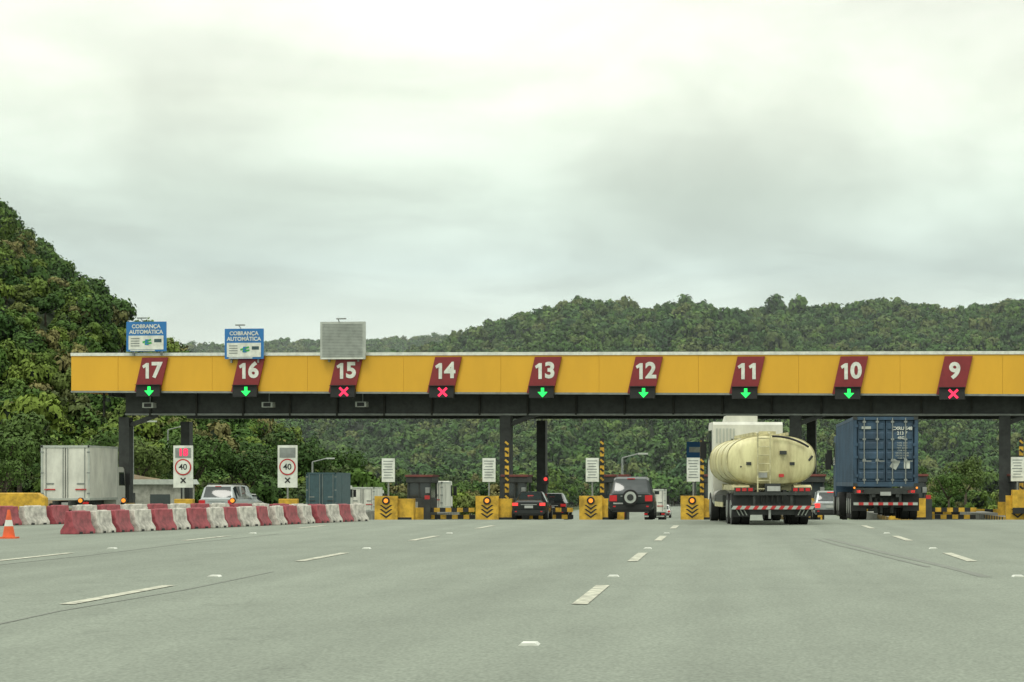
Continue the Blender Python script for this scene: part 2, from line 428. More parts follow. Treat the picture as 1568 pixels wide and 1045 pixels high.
# thin humid haze in the valley behind the toll plaza
vm = bpy.data.materials.new('valley_haze'); vm.use_nodes = True
vn = vm.node_tree.nodes; vn.clear()
vo_ = vn.new('ShaderNodeOutputMaterial'); vs = vn.new('ShaderNodeVolumeScatter'); vs.inputs['Density'].default_value = 0.00024
vs.inputs['Color'].default_value = (.88,.98,.97,1); vs.inputs['Anisotropy'].default_value = 0.0
vm.node_tree.links.new(vs.outputs[0], vo_.inputs['Volume'])
M['haze'] = vm
b = B('valley_haze_air'); b.box((0,860,120),(1500,1150,260),'haze'); b.done(sharp=0)

# ---------------------------------------------------------------- toll canopy
G = Matrix.Translation((0,123,0)) @ Matrix.Rotation(math.atan(-0.125),4,'Z')
def zt(x): return 8.205-.0049*x
def zb(x): return 5.99-.0082*x
XL, XR = -36.0, 30.0
b = B('toll_plaza_canopy')
n = 25; w = (XR-XL)/n
for i in range(n):
    x0 = XL+i*w+(0.005 if i else 0); x1 = XL+(i+1)*w-.005
    t0, t1, q0, q1 = zt(x0)-.17, zt(x1)-.17, zb(x0)+.05, zb(x1)+.05
    yo = R.uniform(0,.012)
    A = [(x0,yo,q0),(x1,yo,q1),(x1,yo,t1),(x0,yo,t0)]
    Bk = [(x,0.12,z) for x,_,z in A]
    b.loft([A,Bk],'yellow',smooth=False)
def beam(x0,x1,y0,y1,f0,f1,k):
    A = [(x0,y0,f0(x0)),(x0,y1,f0(x0)),(x0,y1,f1(x0)),(x0,y0,f1(x0))]
    C = [(x1,y0,f0(x1)),(x1,y1,f0(x1)),(x1,y1,f1(x1)),(x1,y0,f1(x1))]
    b.loft([A,C],k,smooth=False)
beam(XL-.02,XR,-.05,.30,lambda x:zt(x)-.165,lambda x:zt(x),'white')
beam(XL-.02,XR,-.03,.25,lambda x:zb(x)-.05,lambda x:zb(x)+.045,'grey')
beam(XL+.01,XR,.125,.24,lambda x:zb(x)+.05,lambda x:zt(x)-.17,'yellow')
beam(XL,XL+.12,.25,14,lambda x:zb(x),lambda x:zt(x)-.1,'yellow')
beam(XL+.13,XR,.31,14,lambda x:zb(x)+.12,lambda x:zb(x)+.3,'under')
beam(XL+.13,XR,.31,14,lambda x:zt(x)-.3,lambda x:zt(x)-.15,'lgrey')
beam(XL+2.2,XR,2.2,2.8,lambda x:5.03-.004*x,lambda x:zb(x)+.11,'dark')
beam(XL+2.2,XR,2.1,2.9,lambda x:4.93-.004*x,lambda x:5.02-.004*x,'grey')
beam(XL+2.2,XR,11.7,12.3,lambda x:5.0-.004*x,lambda x:zb(x)+.11,'dark')
for i in range(26):
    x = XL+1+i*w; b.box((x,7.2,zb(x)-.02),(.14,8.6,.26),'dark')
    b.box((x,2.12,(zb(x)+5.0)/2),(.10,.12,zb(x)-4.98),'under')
cols = [-33.9,-12.5,3.2,14.25,26.5]
for x in cols:
    for yy,wd in ((2.5,.60),(12.0,.52)):
        zg = gz(123+yy-.125*x)
        b.box((x,yy,(zg+4.95)/2),(wd,.6,4.95-zg),'dark')
        b.box((x,yy,zg+.5),(wd+.12,.72,1.0),'yellow2')
    b.box((x+.9,2.5,4.75),(1.9,.35,.22),'dark',ry=-.35)
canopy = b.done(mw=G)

for li in range(9):
    num = 17-li; x = (0.9+5.35*(11-num))*1.0078
    b = B('lane_number_sign')
    zu, zl = zt(x)-.26, zb(x)+.02
    sh = .20
    b.prism([(x-.74-sh,zl),(x+.70-sh,zl),(x+.74+sh,zu),(x-.70+sh,zu)],'y',-.14,-.055,'red')
    s_ = str(num); zc = (zu+zl)/2+.20
    for ci_, ch in enumerate(s_):
        xx = x+.02+(0 if len(s_)==1 else (-.29 if ci_==0 else .29))
        if ch == '1':
            P = [(-.03,-.42),(.15,-.42),(.15,.42),(.01,.42),(-.22,.27),(-.15,.13),(-.03,.20)]
            b.prism([(xx+p,zc+q) for p,q in P],'y',-.165,-.15,'white')
        else:
            b.text(ch,1.14,(xx,-.155,zc),'white',off=.042,sx=1.02,ext=.006)
    b.box((x-.12,-.16,zb(x)+.05),(1.32,.30,.60),'black')
    b.box((x-.12,-.22,zb(x)+.37),(1.36,.46,.03),'black')
    cz = zb(x)+.04; cx = x-.05; yy = -.325
    if num in (15,14,9):
        a = .26; t = .085
        P = [(0,t),(a-t,a),(a,a-t),(t,0),(a,-a+t),(a-t,-a),(0,-t),(-a+t,-a),(-a,-a+t),(-t,0),(-a,a-t),(-a+t,a)]
        b.prism([(cx+p*1.05,cz+q) for p,q in P],'y',yy,yy+.01,'ledr')
    else:
        P = [(-.075,.24),(.075,.24),(.075,.02),(.24,.02),(0,-.26),(-.24,.02),(-.075,.02)]
        b.prism([(cx+p*1.1,cz+q) for p,q in P],'y',yy,yy+.01,'ledg')
    b.done(mw=G)

def ets(xc, z0, z1, wd):
    b = B('automatic_toll_sign')
    b.box((xc,-.28,(z0+z1)/2),(wd,.10,z1-z0),'blue')
    hw = wd*.44; zm = z0+(z1-z0)*.53
    b.box((xc,-.345,(z0+.10+zm)/2),(hw*2,.02,zm-z0-.10),'white')
    for s,zz in (('COBRANÇA',z1-.26),('AUTOMÁTICA',z1-.56)):
        b.text(s,.29,(xc,-.342,zz),'white',off=.008,ext=.004)
    b.box((xc+.05,-.362,(z0+.1+zm)/2+.08),(.5,.008,.10),'green',ry=-.3)
    b.box((xc+.12,-.362,(z0+.1+zm)/2-.05),(.4,.008,.10),'green',ry=-.2)
    b.text('E',.42,(xc+.05,-.372,(z0+.1+zm)/2),'blue',off=.01,ext=.003)
    for q in range(4): b.box((xc-hw*.62,-.36,zm-.16-q*.13),(hw*.5,.006,.05),'grey')
    b.box((xc+hw*.68,-.36,(z0+.1+zm)/2+.1),(hw*.42,.006,.18),'teal')
    b.box((xc-hw*.2,-.34,z0+.05),(hw*1.4,.006,.05),'white')
    for dx in (-wd*.35,wd*.35): b.box((xc+dx,-.14,(z0+z1)/2-.2),(.08,.18,z1-z0),'grey')
    b.cyl((xc-.2,-.2,z1),(xc-.1,-.9,z1+.16),.025,'grey',6); b.box((xc,-.95,z1+.15),(.5,.18,.06),'grey')
    b.done(mw=G)
ets(-31.65, 8.42, 10.02, 2.22)
ets(-26.2, 7.98, 9.60, 2.14)
b = B('variable_message_sign')
xc = -20.75
b.box((xc,-.30,8.92),(2.44,.22,2.0),'lgrey')
b.box((xc,-.415,8.95),(2.28,.012,1.82),'lgrey')
for i in range(22): b.box((xc,-.43,8.10+i*.08),(2.2,.02,.025),'grey')
b.box((xc,-.425,7.96),(2.3,.03,.06),'white')
b.cyl((xc-.2,-.3,9.9),(xc-.1,-.9,10.05),.025,'grey',6); b.box((xc+.1,-.95,10.04),(.5,.18,.06),'grey')
for dx in (-.8,.8): b.box((xc+dx,-.13,8.6),(.1,.14,1.6),'grey')
b.done(mw=G)
for x in (-32.0,-25.3,-20.1):
    b = B('security_camera')
    b.cyl((x,1.2,zb(x)+.1),(x,1.2,5.62),.035,'grey',8); b.box((x,1.05,5.56),(.6,.5,.28),'lgrey'); b.box((x,.79,5.56),(.4,.02,.2),'black')
    b.done(mw=G)

# ---------------------------------------------------------------- islands, booths, signs
ISL = [-27.9,-22.5,-17.35,-12.2,-6.95,-1.85,3.3,8.55,14.3]
for i,X in enumerate(ISL):
    Y = 118-.125*X*.6
    g = gr(Y)
    b = B('toll_island')
    b.prism([(X-.55,Y),(X+.85,Y),(X+.85,Y+24),(X-.55,Y+24)],'z',-1.3,g+.16,'conc')
    for q in range(8):
        b.box((X-.56,Y+1+q*1.2,g+.05),(.02,.6,.2),'yellow2'); b.box((X-.565,Y+1.6+q*1.2,g+.05),(.02,.6,.2),'black')
    b.done()
    b = B('crash_cushion')
    px = X-.05
    if i < 2:
        b.box((px+.1,Y-.1,g+.55),(.95,.5,1.1),'yellow2')
    else:
        b.box((px,Y-.3,g+.62),(1.16,.24,1.24),'yellow2')
        b.box((px+.62,Y+.1,g+.55),(1.25 if i!=2 else 1.5,.7,1.1),'yellow2')
        b.box((px+.62,Y-.02,g+.08),(1.3,.5,.16),'black')
        for q in range(3):
            zc = g+.66-q*.21
            P = [(-.33,.13),(-.22,.13),(0,-.02),(.22,.13),(.33,.13),(0,-.12)]
            P = [(px+p, zc+z) for p,z in P]
            b.prism(P,'y',Y-.435,Y-.425,'black')
        b.cyl((px,Y-.46,g+1.0),(px,Y-.42,g+1.0),.20,'black',18)
        b.cyl((px,Y-.48,g+1.0),(px,Y-.465,g+1.0),.11,'amber',14)
    b.done(bevel=.03)
    if i < 2:
        b = B('speed_limit_sign')
        b.cyl((X,Y-.1,g+1.0),(X,Y-.1,g+2.0),.05,'grey',8)
        b.box((X,Y-.14,g+2.75),(1.0,.06,2.15),'white')
        b.box((X,Y-.18,g+3.45),(.80,.02,.50),'grey')
        if i == 0:
            b.text('18',.5,(X,Y-.2,g+3.46),'ledr',off=.02)
        b.cyl((X,Y-.195,g+2.72),(X,Y-.175,g+2.72),.42,'signred',28)
        b.cyl((X,Y-.205,g+2.72),(X,Y-.197,g+2.72),.35,'white',28)
        b.text('40',.42,(X,Y-.212,g+2.72),'black',off=.006,ext=.003)
        b.box((X,Y-.18,g+2.05),(.35,.02,.06),'black',ry=.8); b.box((X,Y-.185,g+2.05),(.35,.02,.06),'black',ry=-.8)
        b.done()
    else:
        b = B('toll_rate_sign')
        b.cyl((X,Y+.1,g),(X,Y+.1,g+2.0),.045,'grey',8)
        b.box((X,Y+.04,g+2.55),(.66,.05,1.2),'white')
        for q in range(7): b.box((X-.02*(q%2),Y+.01,g+3.0-q*.14),(.5-.06*(q%3),.006,.045),'grey')
        b.done()
    if i >= 2:
        b = B('toll_booth')
        bx = X+.95 if i != 2 else X+1.05; by = Y+5.2; g2 = gr(by)
        b.box((bx,by,g2+.6),(1.25,2.6,1.2),'dark')
        b.box((bx,by,g2+1.6),(1.15,2.5,.8),'glass')
        for dx in (-.58,0,.58):
            for dy in (-1.26,1.26): b.box((bx+dx,by+dy,g2+1.6),(.08,.08,.8),'dark')
        b.box((bx,by,g2+2.15),(1.35,2.8,.30),'dark'); b.box((bx,by,g2+2.36),(1.45,2.9,.12),'brown')
        b.box((bx-.3,by-1.32,g2+.7),(.5,.03,.6),'grey'); b.box((bx+.3,by-1.33,g2+.35),(.45,.03,.3),'signred')
        b.box((bx,by-1.6,g2+.35),(1.0,.4,.7),'yellow2')
        b.cyl((bx+.5,by-1.7,g2+.7),(bx+.5,by-1.7,g2+1.5),.05,'dark',8); b.box((bx+.5,by-1.72,g2+1.6),(.22,.2,.3),'grey')
        b.done(bevel=.02)
    if i in (3,4,5,8):
        b = B('striped_height_post')
        sx = X+.78 if i==3 else X+.42; sx = X+.35 if i in(8,) else sx
        for q in range(9):
            b.box((sx,Y+1.4,g+.25+q*.46),(.20,.20,.455),'yellow2' if q%2 else 'black',ry=0)
        for q in range(9):
            b.box((sx,Y+1.29,g+.25+q*.46),(.22,.006,.1),'black' if q%2 else 'yellow2',ry=.7)
        b.done()
    if i in (2,3,7):
        b = B('barrier_gate')
        gy = Y+3
        b.box((X+1.6,gy,gr(gy)+.55),(.35,.35,1.1),'dark')
        b.box((X+1.6,gy,gr(gy)+1.2),(.25,.25,.2),'signred')
        for q in range(8):
            b.box((X+1.8+q*.3,gy,gr(gy)+.55-.0),(.3,.06,.22),'yellow2' if q%2 else 'black')
            b.box((X+1.8+q*.3,gy+.3,gr(gy)+.18),(.3,.06,.22),'black' if q%2 else 'yellow2')
        b.done()
b = B('yellow_crash_barrier')
b.prism([(0,-.6),(2.5,-.6),(2.5,.05),(2.1,.30),(0,.30)],'y',0,.6,'yellow2')
b.done((-36.6,117,.55),bevel=.05)
b = B('yellow_crash_barrier')
b.box((0,0,0),(1.9,.6,.95),'yellow2'); b.box((0,-.31,-.55),(1.9,.02,.3),'black')
b.done((14.9,116.4,.52),bevel=.04)
b = B('concrete_wall')
for q in range(28):
    b.box((7.5+q*.5,141,gz(141)+.55),(.5,.3,.35),'yellow2' if q%2 else 'black')
b.box((14.4,141,gz(141)+.15),(14,.5,.5),'conc')
b.done()
b = B('traffic_light')
X,Y = -10.0,127.5
b.cyl((X,Y,gr(Y)),(X,Y,gr(Y)+2.0),.05,'dark',8); b.box((X,Y,gr(Y)+2.2),(.3,.2,.5),'black'); b.cyl((X,Y-.13,gr(Y)+2.25),(X,Y-.1,gr(Y)+2.25),.10,'brake',12)
b.done()
for X,Y in ((-27.8,112.5),(-22.7,113),(-30.0,113)):
    b = B('beacon_lamp'); g = gr(Y)
    b.cyl((X-1.2,Y,g),(X-1.2,Y,g+.85),.04,'dark',8); b.cyl((X-1.2,Y-.1,g+.95),(X-1.2,Y+.05,g+.95),.14,'black',16); b.cyl((X-1.2,Y-.13,g+.95),(X-1.2,Y-.11,g+.95),.1,'amber',14)
    b.done()

# ---------------------------------------------------------------- jersey barriers / cone
def jersey(X, Y, rz, k, L=1.28, H=.60, s=1):
    b = B('plastic_road_barrier')
    P = [(-.24,0),(.24,0),(.24,.10),(.13,.26),(.09,H),(-.09,H),(-.13,.26),(-.24,.10)]
    b.prism(P,'x',-L/2+.05,L/2-.05,k)
    b.box((-L*.25,0,.02),(.18,.50,.09),'black'); b.box((L*.25,0,.02),(.18,.50,.09),'black')
    b.box((0,0,H+.005),(L*.6,.10,.03),k)
    b.box((L/2,0,.3),(.10,.08,.4),k)
    b.done((X,Y,gr(Y)),rz=rz+R.uniform(-.16,.16),bevel=.02)
def row(p0, p1, n, bow=0, ph=0):
    for i in range(n):
        t = (i+.5)/n
        x = p0[0]+(p1[0]-p0[0])*t+bow*math.sin(t*math.pi)+R.uniform(-.05,.05); y = p0[1]+(p1[1]-p0[1])*t
        L = math.hypot(p1[0]-p0[0],p1[1]-p0[1])/n
        jersey(x,y,math.atan2(p1[1]-p0[1],p1[0]-p0[0]),'barred' if (i+ph)%2==0 else 'barwhite',L=L*.93)
row((-17.35,61.6),(-13.0,83.0),18)
row((-24.5,69.5),(-15.2,96),20,ph=1)
b = B('traffic_cone')
b.box((0,0,.02),(.40,.40,.04),'orange')
b.cyl((0,0,.04),(0,0,.30),.15,'orange',20,.105); b.cyl((0,0,.30),(0,0,.45),.106,'white',20,.075); b.cyl((0,0,.45),(0,0,.70),.075,'orange',20,.03)
b.done((-17.55,57.2,ZR))

# ---------------------------------------------------------------- cars
SED = [(0,.34,.60,.63,.90,.76),(.03,.20,.62,.70,.97,.80),(.15,.16,.64,.73,1,.78),(.30,.15,.64,.97,1,.64),(.45,.15,.64,1,1,.66),(.58,.15,.63,.97,1,.66),(.74,.16,.62,.68,1,.82),(.95,.2,.52,.57,.95,.78),(1,.3,.45,.48,.85,.7)]
SUVS = [(0,.30,.57,.60,.95,.86),(.02,.22,.58,.64,1,.86),(.06,.18,.59,.95,1,.76),(.12,.17,.59,1,1,.76),(.40,.17,.59,1,1,.76),(.60,.17,.58,.97,1,.74),(.72,.17,.57,.64,1,.84),(.96,.2,.52,.56,.97,.82),(1,.3,.45,.48,.9,.75)]
def car(name, X, Y, rz, L, W, H, paint, kind='sedan', lit='tail', spare=False, rack=False):
    b = B(name); S = SED if kind=='sedan' else SUVS
    rings = []
    for (y,zb_,ze,zt_,wf,wt) in S:
        w = W/2*wf; t = W/2*wt
        half = [(w*.84,zb_),(w*.985,zb_+.10),(w,(zb_+ze)/2+.03),(w*.955,ze),(t,max(zt_-.045,ze+.005)),(t*.86,zt_)]
        ring = [(x,y*L,z*H) for x,z in half]+[(-x,y*L,z*H) for x,z in half[::-1]]
        rings.append(ring)
    if kind=='sedan': gt={2,5}; gs={2,3,4,5}
    else: gt={1,5}; gs={2,3,4,5}
    def kf(a,j):
        if j==5 and a in gt: return 'glass'
        if j in (3,7) and a in gs: return 'glass'
        return paint
    b.loft(rings,paint,True,True,kf)
    if kind!='sedan':
        for sx in (-1,1):
            b.box((sx*W/2*.86,L*.26,H*.78),(.05,.12,H*.36),paint,ry=-sx*.12)
    for fy in (.19,.80):
        for sx in (-1,1):
            x = sx*(W/2-.10); r = H*.215 if kind=='sedan' else H*.205
            b.cyl((x-.12,fy*L,r),(x+.12,fy*L,r),r,'rubber',20); b.cyl((x+sx*.115,fy*L,r),(x+sx*.125,fy*L,r),r*.6,'grey',14)
    zl = .56 if kind=='sedan' else .50
    for sx in (-1,1):
        b.box((sx*W*.385,.0,H*(zl)),(W*.16,.10,H*(.10 if kind=='sedan' else .14)),lit)
        b.box((sx*(W*.5+.06),L*.62,H*.62),(.18,.10,.13),paint)
    b.box((0,-.015,H*.47),(.42,.04,.13),'plate')
    b.box((0,.0,H*.30),(W*.90,.16,H*.13),'black' if kind!='sedan' else paint)
    b.box((0,.02,H*.21),(W*.8,.12,H*.07),'black')
    b.box((0,-.015,H*.55),(W*.45,.03,.03),'chrome')
    for sx in (-1,1): b.box((sx*W*.36,-.09,H*.31),(.10,.01,.05),'tail')
    if spare:
        b.cyl((-.02,-.22,H*.52),(-.02,-.02,H*.52),.31,'rubber',26); b.cyl((-.02,-.24,H*.52),(-.02,-.221,H*.52),.23,'lgrey',24)
        b.cyl((-.02,-.26,H*.52),(-.02,-.241,H*.52),.13,'dark',18)
        b.box((-.5,-.03,H*.36),(.38,.03,.12),'plate')
    if rack:
        for sx in (-1,1): b.cyl((sx*W*.33,L*.12,H+.05),(sx*W*.33,L*.52,H+.05),.02,'dark',6)
    b.box((0,L*.055 if kind!='sedan' else L*.24,H*(.955 if kind!='sedan' else .86)),(.3,.03,.03),'brake' if lit=='brake' else 'tail')
    return b.done((X,Y,gr(Y)),rz=rz)
car('suv', -3.88, 92, 0.01, 4.5, 1.80, 1.68, 'cargreen','suv',spare=True,rack=True)
car('sedan_car', -10.02, 117, 0.0, 4.4, 1.76, 1.43, 'carblack','sedan',lit='brake')
car('sedan_car', -9.55, 125, 0.0, 4.4, 1.76, 1.45, 'carblack','sedan')
car('hatchback_car', 4.78, 112, 0.0, 3.9, 1.62, 1.40, 'carsilver','suv',lit='brake')
car('suv', -24.9, 114, -0.12, 4.4, 1.9, 1.72, 'carsilver','suv',rack=True)
car('hatchback_car', -27.2, 125, -.5, 3.9, 1.68, 1.45, 'carwhite','suv')
car('hatchback_car', -8.2, 290, 0, 3.9, 1.7, 1.6, 'carwhite','suv')
car('sedan_car', -30.6, 140, 0, 4.2, 1.7, 1.45, 'carwhite','sedan')

# ---------------------------------------------------------------- trucks
def wheels(b, ys, W, r=.50, dual=True, hub='grey'):
    for y in ys:
        for sx in (-1,1):
            x = sx*(W/2-.30 if dual else W/2-.17); hw = .29 if dual else .15
            if dual:
                b.cyl((x-hw,y,r),(x-.02,y,r),r,'rubber',24); b.cyl((x+.02,y,r),(x+hw,y,r),r,'rubber',24)
            else: b.cyl((x-hw,y,r),(x+hw,y,r),r,'rubber',24)
            b.cyl((x+sx*hw,y,r),(x+sx*(hw+.015),y,r),r*.58,hub,18)
        b.cyl((-W/2+.3,y,r),(W/2-.3,y,r),.09,'black',8)
def cab(b, y0, L, W, z0, z1, k, vis=True):
    P = [(y0,z0),(y0+L,z0),(y0+L,z0+(z1-z0)*.45),(y0+L-.22,z1-.12),(y0+L-.5,z1),(y0+.1,z1),(y0,z1-.1)]
    b.prism(P,'x',-W/2,W/2,k)
    zz = z0+(z1-z0)*.52
    for sx in (-1,1):
        b.prism([(y0+.55,zz),(y0+L-.12,zz),(y0+L-.32,z1-.28),(y0+.55,z1-.28)],'x',sx*(W/2+.004)-.006,sx*(W/2+.004)+.006,'glass')
        b.box((sx*(W/2+.18),y0+L-.1,zz+.35),(.22,.12,.62),'black'); b.box((sx*(W/2+.08),y0+L-.1,zz+.62),(.2,.04,.04),'black')
    b.box((0,y0-.005,z0+(z1-z0)*.72),(W*.5,.02,.35),'glass')

b = B('tanker_truck')
W = 2.55
TZ, TH, TWd = 2.06, .80, 1.42
def ell(y, s, dz=0, n=40, pw=.78):
    r = []
    for i in range(n):
        a = 2*math.pi*i/n; c, q = math.cos(a), math.sin(a)
        r.append((TWd*s*math.copysign(abs(c)**pw,c), y, TZ+dz+TH*s*math.copysign(abs(q)**pw,q)))
    return r
rings = [ell(.30+.0,.05),ell(.31,.45),ell(.35,.75),ell(.42,.93),ell(.50,.985),ell(.62,1.0),ell(2.5,1.0),ell(4.5,1.0),ell(6.9,1.0),ell(7.05,.97),ell(7.2,.8),ell(7.25,.1)]
b.loft(rings,'cream')
for y in (.56,2.4,4.4,6.6):
    b.loft([ell(y,1.0),ell(y,1.018),ell(y+.07,1.018),ell(y+.07,1.0)],'cream2',cap=False)
b.box((0,3.7,TZ+TH+.03),(.7,6,.05),'cream2')
for sx in (-1,1):
    b.box((sx*.55,3.7,TZ+TH+.06),(.04,6.2,.10),'cream2')
for y in (1.6,3.6,5.6): b.cyl((0,y,TZ+TH),(0,y,TZ+TH+.16),.28,'cream2',18)
for dx in (-.48,-.08):
    b.cyl((dx,.12,.95),(dx,.12,TZ+TH+.05),.026,'cream2',8); b.cyl((dx,.12,TZ+TH+.05),(dx,.65,TZ+TH+.1),.026,'cream2',8)
for q in range(7): b.cyl((-.48,.12,1.15+q*.27),(-.08,.12,1.15+q*.27),.018,'cream2',6)
for q in range(9):
    t0, t1 = q/9, (q+1)/9
    f = lambda t: (.0+1.18*t, .26, TZ+TH*.97-.34*t**2.2)
    b.cyl(f(t0),f(t1),.035,'black',8)
b.cyl((-1.0,.30,TZ-.2),(-1.0,.28,TZ-.2),.03,'dark',8)
for x,z in ((-.75,TZ-.1),(.65,TZ-.1),(0.3,TZ-.48)): b.box((x,.29,z),(.16,.02,.10),'signred' if z<TZ-.3 else 'dark')
b.box((.35,.22,TZ+.25),(.22,.10,.12),'dark'); b.box((-.3,.25,TZ-.45),(.28,.02,.2),'plate')
for sx in (-1,1): b.box((sx*.42,5.2,.98),(.12,9.6,.28),'dark')
for y in (.9,2.6,4.6,6.6): b.box((0,y,1.2),(2.0,.22,.22),'cream2')
for sx in (-1,1):
    b.prism([(.25,1.12),(3.3,1.12),(3.3,1.2),(3.0,1.28),(.55,1.28),(.25,1.2)],'x',sx*1.0-.28,sx*1.0+.28,'cream2')
    b.box((sx*1.0,.20,.62),(.52,.03,.72),'black')
    b.box((sx*.92,.10,1.13),(.62,.12,.14),'dark'); 
    for q,kk in ((-.2,'tail'),(0.0,'amber'),(.2,'tail')): b.box((sx*.92+q*sx,.03,1.13),(.14,.03,.10),kk if kk=='tail' else 'signred')
    for q in range(3): b.box((sx*1.0-.12+q*.12,.17,.42),(.03,.01,.26),'lgrey',ry=.5*sx)
b.box((0,.06,1.0),(2.5,.10,.10),'dark')
b.box((0,.2,1.15),(.5,.3,.35),'dark'); b.box((.02,-.0,1.16),(.42,.03,.16),'plate')
for q in range(5): b.cyl((-.35+q*.17,.2,.7),(-.35+q*.17,.1,1.0),.04,'dark',8)
nb = 19
for q in range(nb):
    x0 = -1.31+q*2.62/nb; x1 = x0+2.62/nb; sh=.04
    b.prism([(x0-sh,.50),(x1-sh,.50),(x1+sh,.61),(x0+sh,.61)],'y',-.06,0,'signred' if q%2 else 'lgrey')
b.box((0,.04,.56),(2.7,.06,.16),'dark')
for sx in (-1,1): b.box((sx*.6,.1,.8),(.08,.08,.5),'dark')
b.box((0,.5,.62),(1.9,.5,.6),'dark'); b.cyl((-.1,.1,.2),(-.1,.1,.5),.05,'chrome',8)
wheels(b,[1.15,2.4,8.6],2.5,.50)
for sx in (-1,1):
    b.box((sx*1.12,5.0,.75),(.3,2.6,.35),'dark'); b.box((sx*1.27,5.0,.62),(.03,2.8,.16),'cream2')
    b.cyl((sx*1.0,6.5,.8),(sx*1.0,7.4,.8),.3,'chrome',18)
cab(b,7.6,2.1,2.45,.75,3.48,'truckwhite')
b.prism([(7.75,3.48),(9.3,3.48),(9.1,3.58),(8.6,3.70),(7.75,3.70)],'x',-.75,.35,'truckwhite')
for q in range(6): b.box((-1.1+q*.12,7.58,3.0),(.05,.02,.5),'lgrey')
b.box((1.32,9.4,2.5),(.25,.15,.7),'black'); 
b.cyl((1.2,.4,TZ),(1.32,.4,TZ+.15),.04,'dark',6)
b.done((1.37,75.0,ZR),rz=math.radians(5.6),bevel=0)

b = B('container_truck')
W, H0, H1, LC = 2.44, 1.25, 3.86, 12.2
hw = W/2
for sx in (-1,1):
    for y in (.08,LC-.08): b.box((sx*(hw-.07),y,(H0+H1)/2),(.14,.16,H1-H0),'cblue')
    b.box((sx*(hw-.04),LC/2,H1-.06),(.07,LC-.3,.12),'cblue'); b.box((sx*(hw-.04),LC/2,H0+.08),(.07,LC-.3,.16),'cblue')
    nC = 44
    for q in range(nC):
        y0 = .17+q*(LC-.34)/nC; d = (LC-.34)/nC
        xo, xi = sx*(hw-.01), sx*(hw-.05)
        P = [(xo,y0),(xo,y0+d*.35),(xi,y0+d*.5),(xi,y0+d*.85),(xo,y0+d)]
        for (xa,ya),(xb,yb) in zip(P[:-1],P[1:]):
            b.face([(xa,ya,H0+.16),(xb,yb,H0+.16),(xb,yb,H1-.12),(xa,ya,H1-.12)],'cblue')
b.box((0,LC/2,H1-.05),(W-.16,LC-.1,.06),'cblue'); b.box((0,LC/2,H0+.1),(W-.1,LC-.2,.12),'dark')
b.box((0,.07,H1-.06),(W-.28,.14,.12),'cblue'); b.box((0,.07,H0+.09),(W-.28,.14,.18),'cblue')
b.box((0,LC-.05,(H0+H1)/2),(W-.3,.08,H1-H0-.1),'cblue')
for sx in (-1,1):
    dc = sx*.53; dw = 1.03; z0 = H0+.2; z1 = H1-.14
    b.box((dc,.10,(z0+z1)/2),(dw,.03,z1-z0),'cblue')
    for q in range(6):
        zz = z0+.20+q*(z1-z0-.3)/5.3
        b.prism([(.085,zz-.15),(.045,zz-.10),(.045,zz+.10),(.085,zz+.15)],'x',dc-dw/2+.06,dc+dw/2-.06,'cblue')
    for dx in (-.27,.22):
        b.cyl((dc+dx,.0,z0-.1),(dc+dx,.0,z1+.1),.022,'grey',8)
        for zz in (z0+.05,z0+.8,z1-.7,z1-.05): b.box((dc+dx,.01,zz),(.12,.05,.07),'grey')
        b.box((dc+dx+.1,-.02,z0+.75),(.34,.02,.04),'grey')
    for zz in (z0+.2,z0+.9,z1-.9,z1-.2): b.box((sx*(hw-.12),-.0,zz),(.12,.04,.10),'cblue')
for sx in (-1,1):
    for zz in (H0+.06,H1-.05): b.box((sx*(hw-.08),-.01,zz),(.16,.02,.12),'dark')
rr = random.Random(3)
for s,zz,sz in (('CXRU 548',3.42,.17),('213 7',3.24,.17),('45G1',3.07,.15)): b.text(s,sz,(.62,.030,zz),'white',ext=.004,off=.004)
for q in range(7): b.text(rr.choice(['GROSS 30480','TARE 3890','NET 26590','CUB 76.4']),.085,(.62,.030,2.88-q*.095),'lgrey',ext=.003)
b.box((.80,.03,2.05),(.22,.008,.26),'white'); b.box((.35,.03,2.08),(.26,.008,.34),'lgrey',ry=.5)
b.box((-.72,.03,3.45),(.35,.008,.10),'lgrey')
for sx in (-1,1):
    b.box((sx*.45,LC/2,1.02),(.13,LC,.34),'dark')
    b.box((sx*.98,.35,.66),(.6,.03,.66),'black')
    b.box((sx*1.0,.05,1.06),(.34,.10,.16),'dark'); b.box((sx*1.02,-.01,1.06),(.16,.02,.10),'brake'); b.box((sx*.85,-.01,1.06),(.10,.02,.10),'signred')
    b.cyl((sx*1.17,.02,1.2),(sx*1.17,-.03,1.2),.04,'amber',10)
b.box((0,.04,1.08),(2.3,.12,.22),'dark'); b.box((0,-.03,.98),(.40,.02,.14),'plate')
nb=13
for q in range(nb):
    x0=-1.2+q*2.4/nb
    b.box((x0+1.2/nb,-.03,.60),(2.4/nb,.06,.10),'signred' if q%2 else 'lgrey')
b.box((0,.04,.6),(2.42,.06,.15),'dark')
for x in (-.55,.55): b.box((x,.08,.82),(.09,.08,.45),'dark')
for x in (-.35,-.15,.25): b.cyl((x,.3,.25),(x,.3,.8),.07,'dark',8)
b.box((0,.7,.7),(1.8,.4,.5),'dark')
wheels(b,[1.1,2.35,3.6,9.7,10.9,13.6],2.5,.50)
cab(b,12.7,2.0,2.4,.8,3.4,'cblue')
b.box((-1.45,14.3,2.3),(.25,.12,.7),'black')
b.done((5.82,88.0,gr(88)),rz=math.radians(.4))

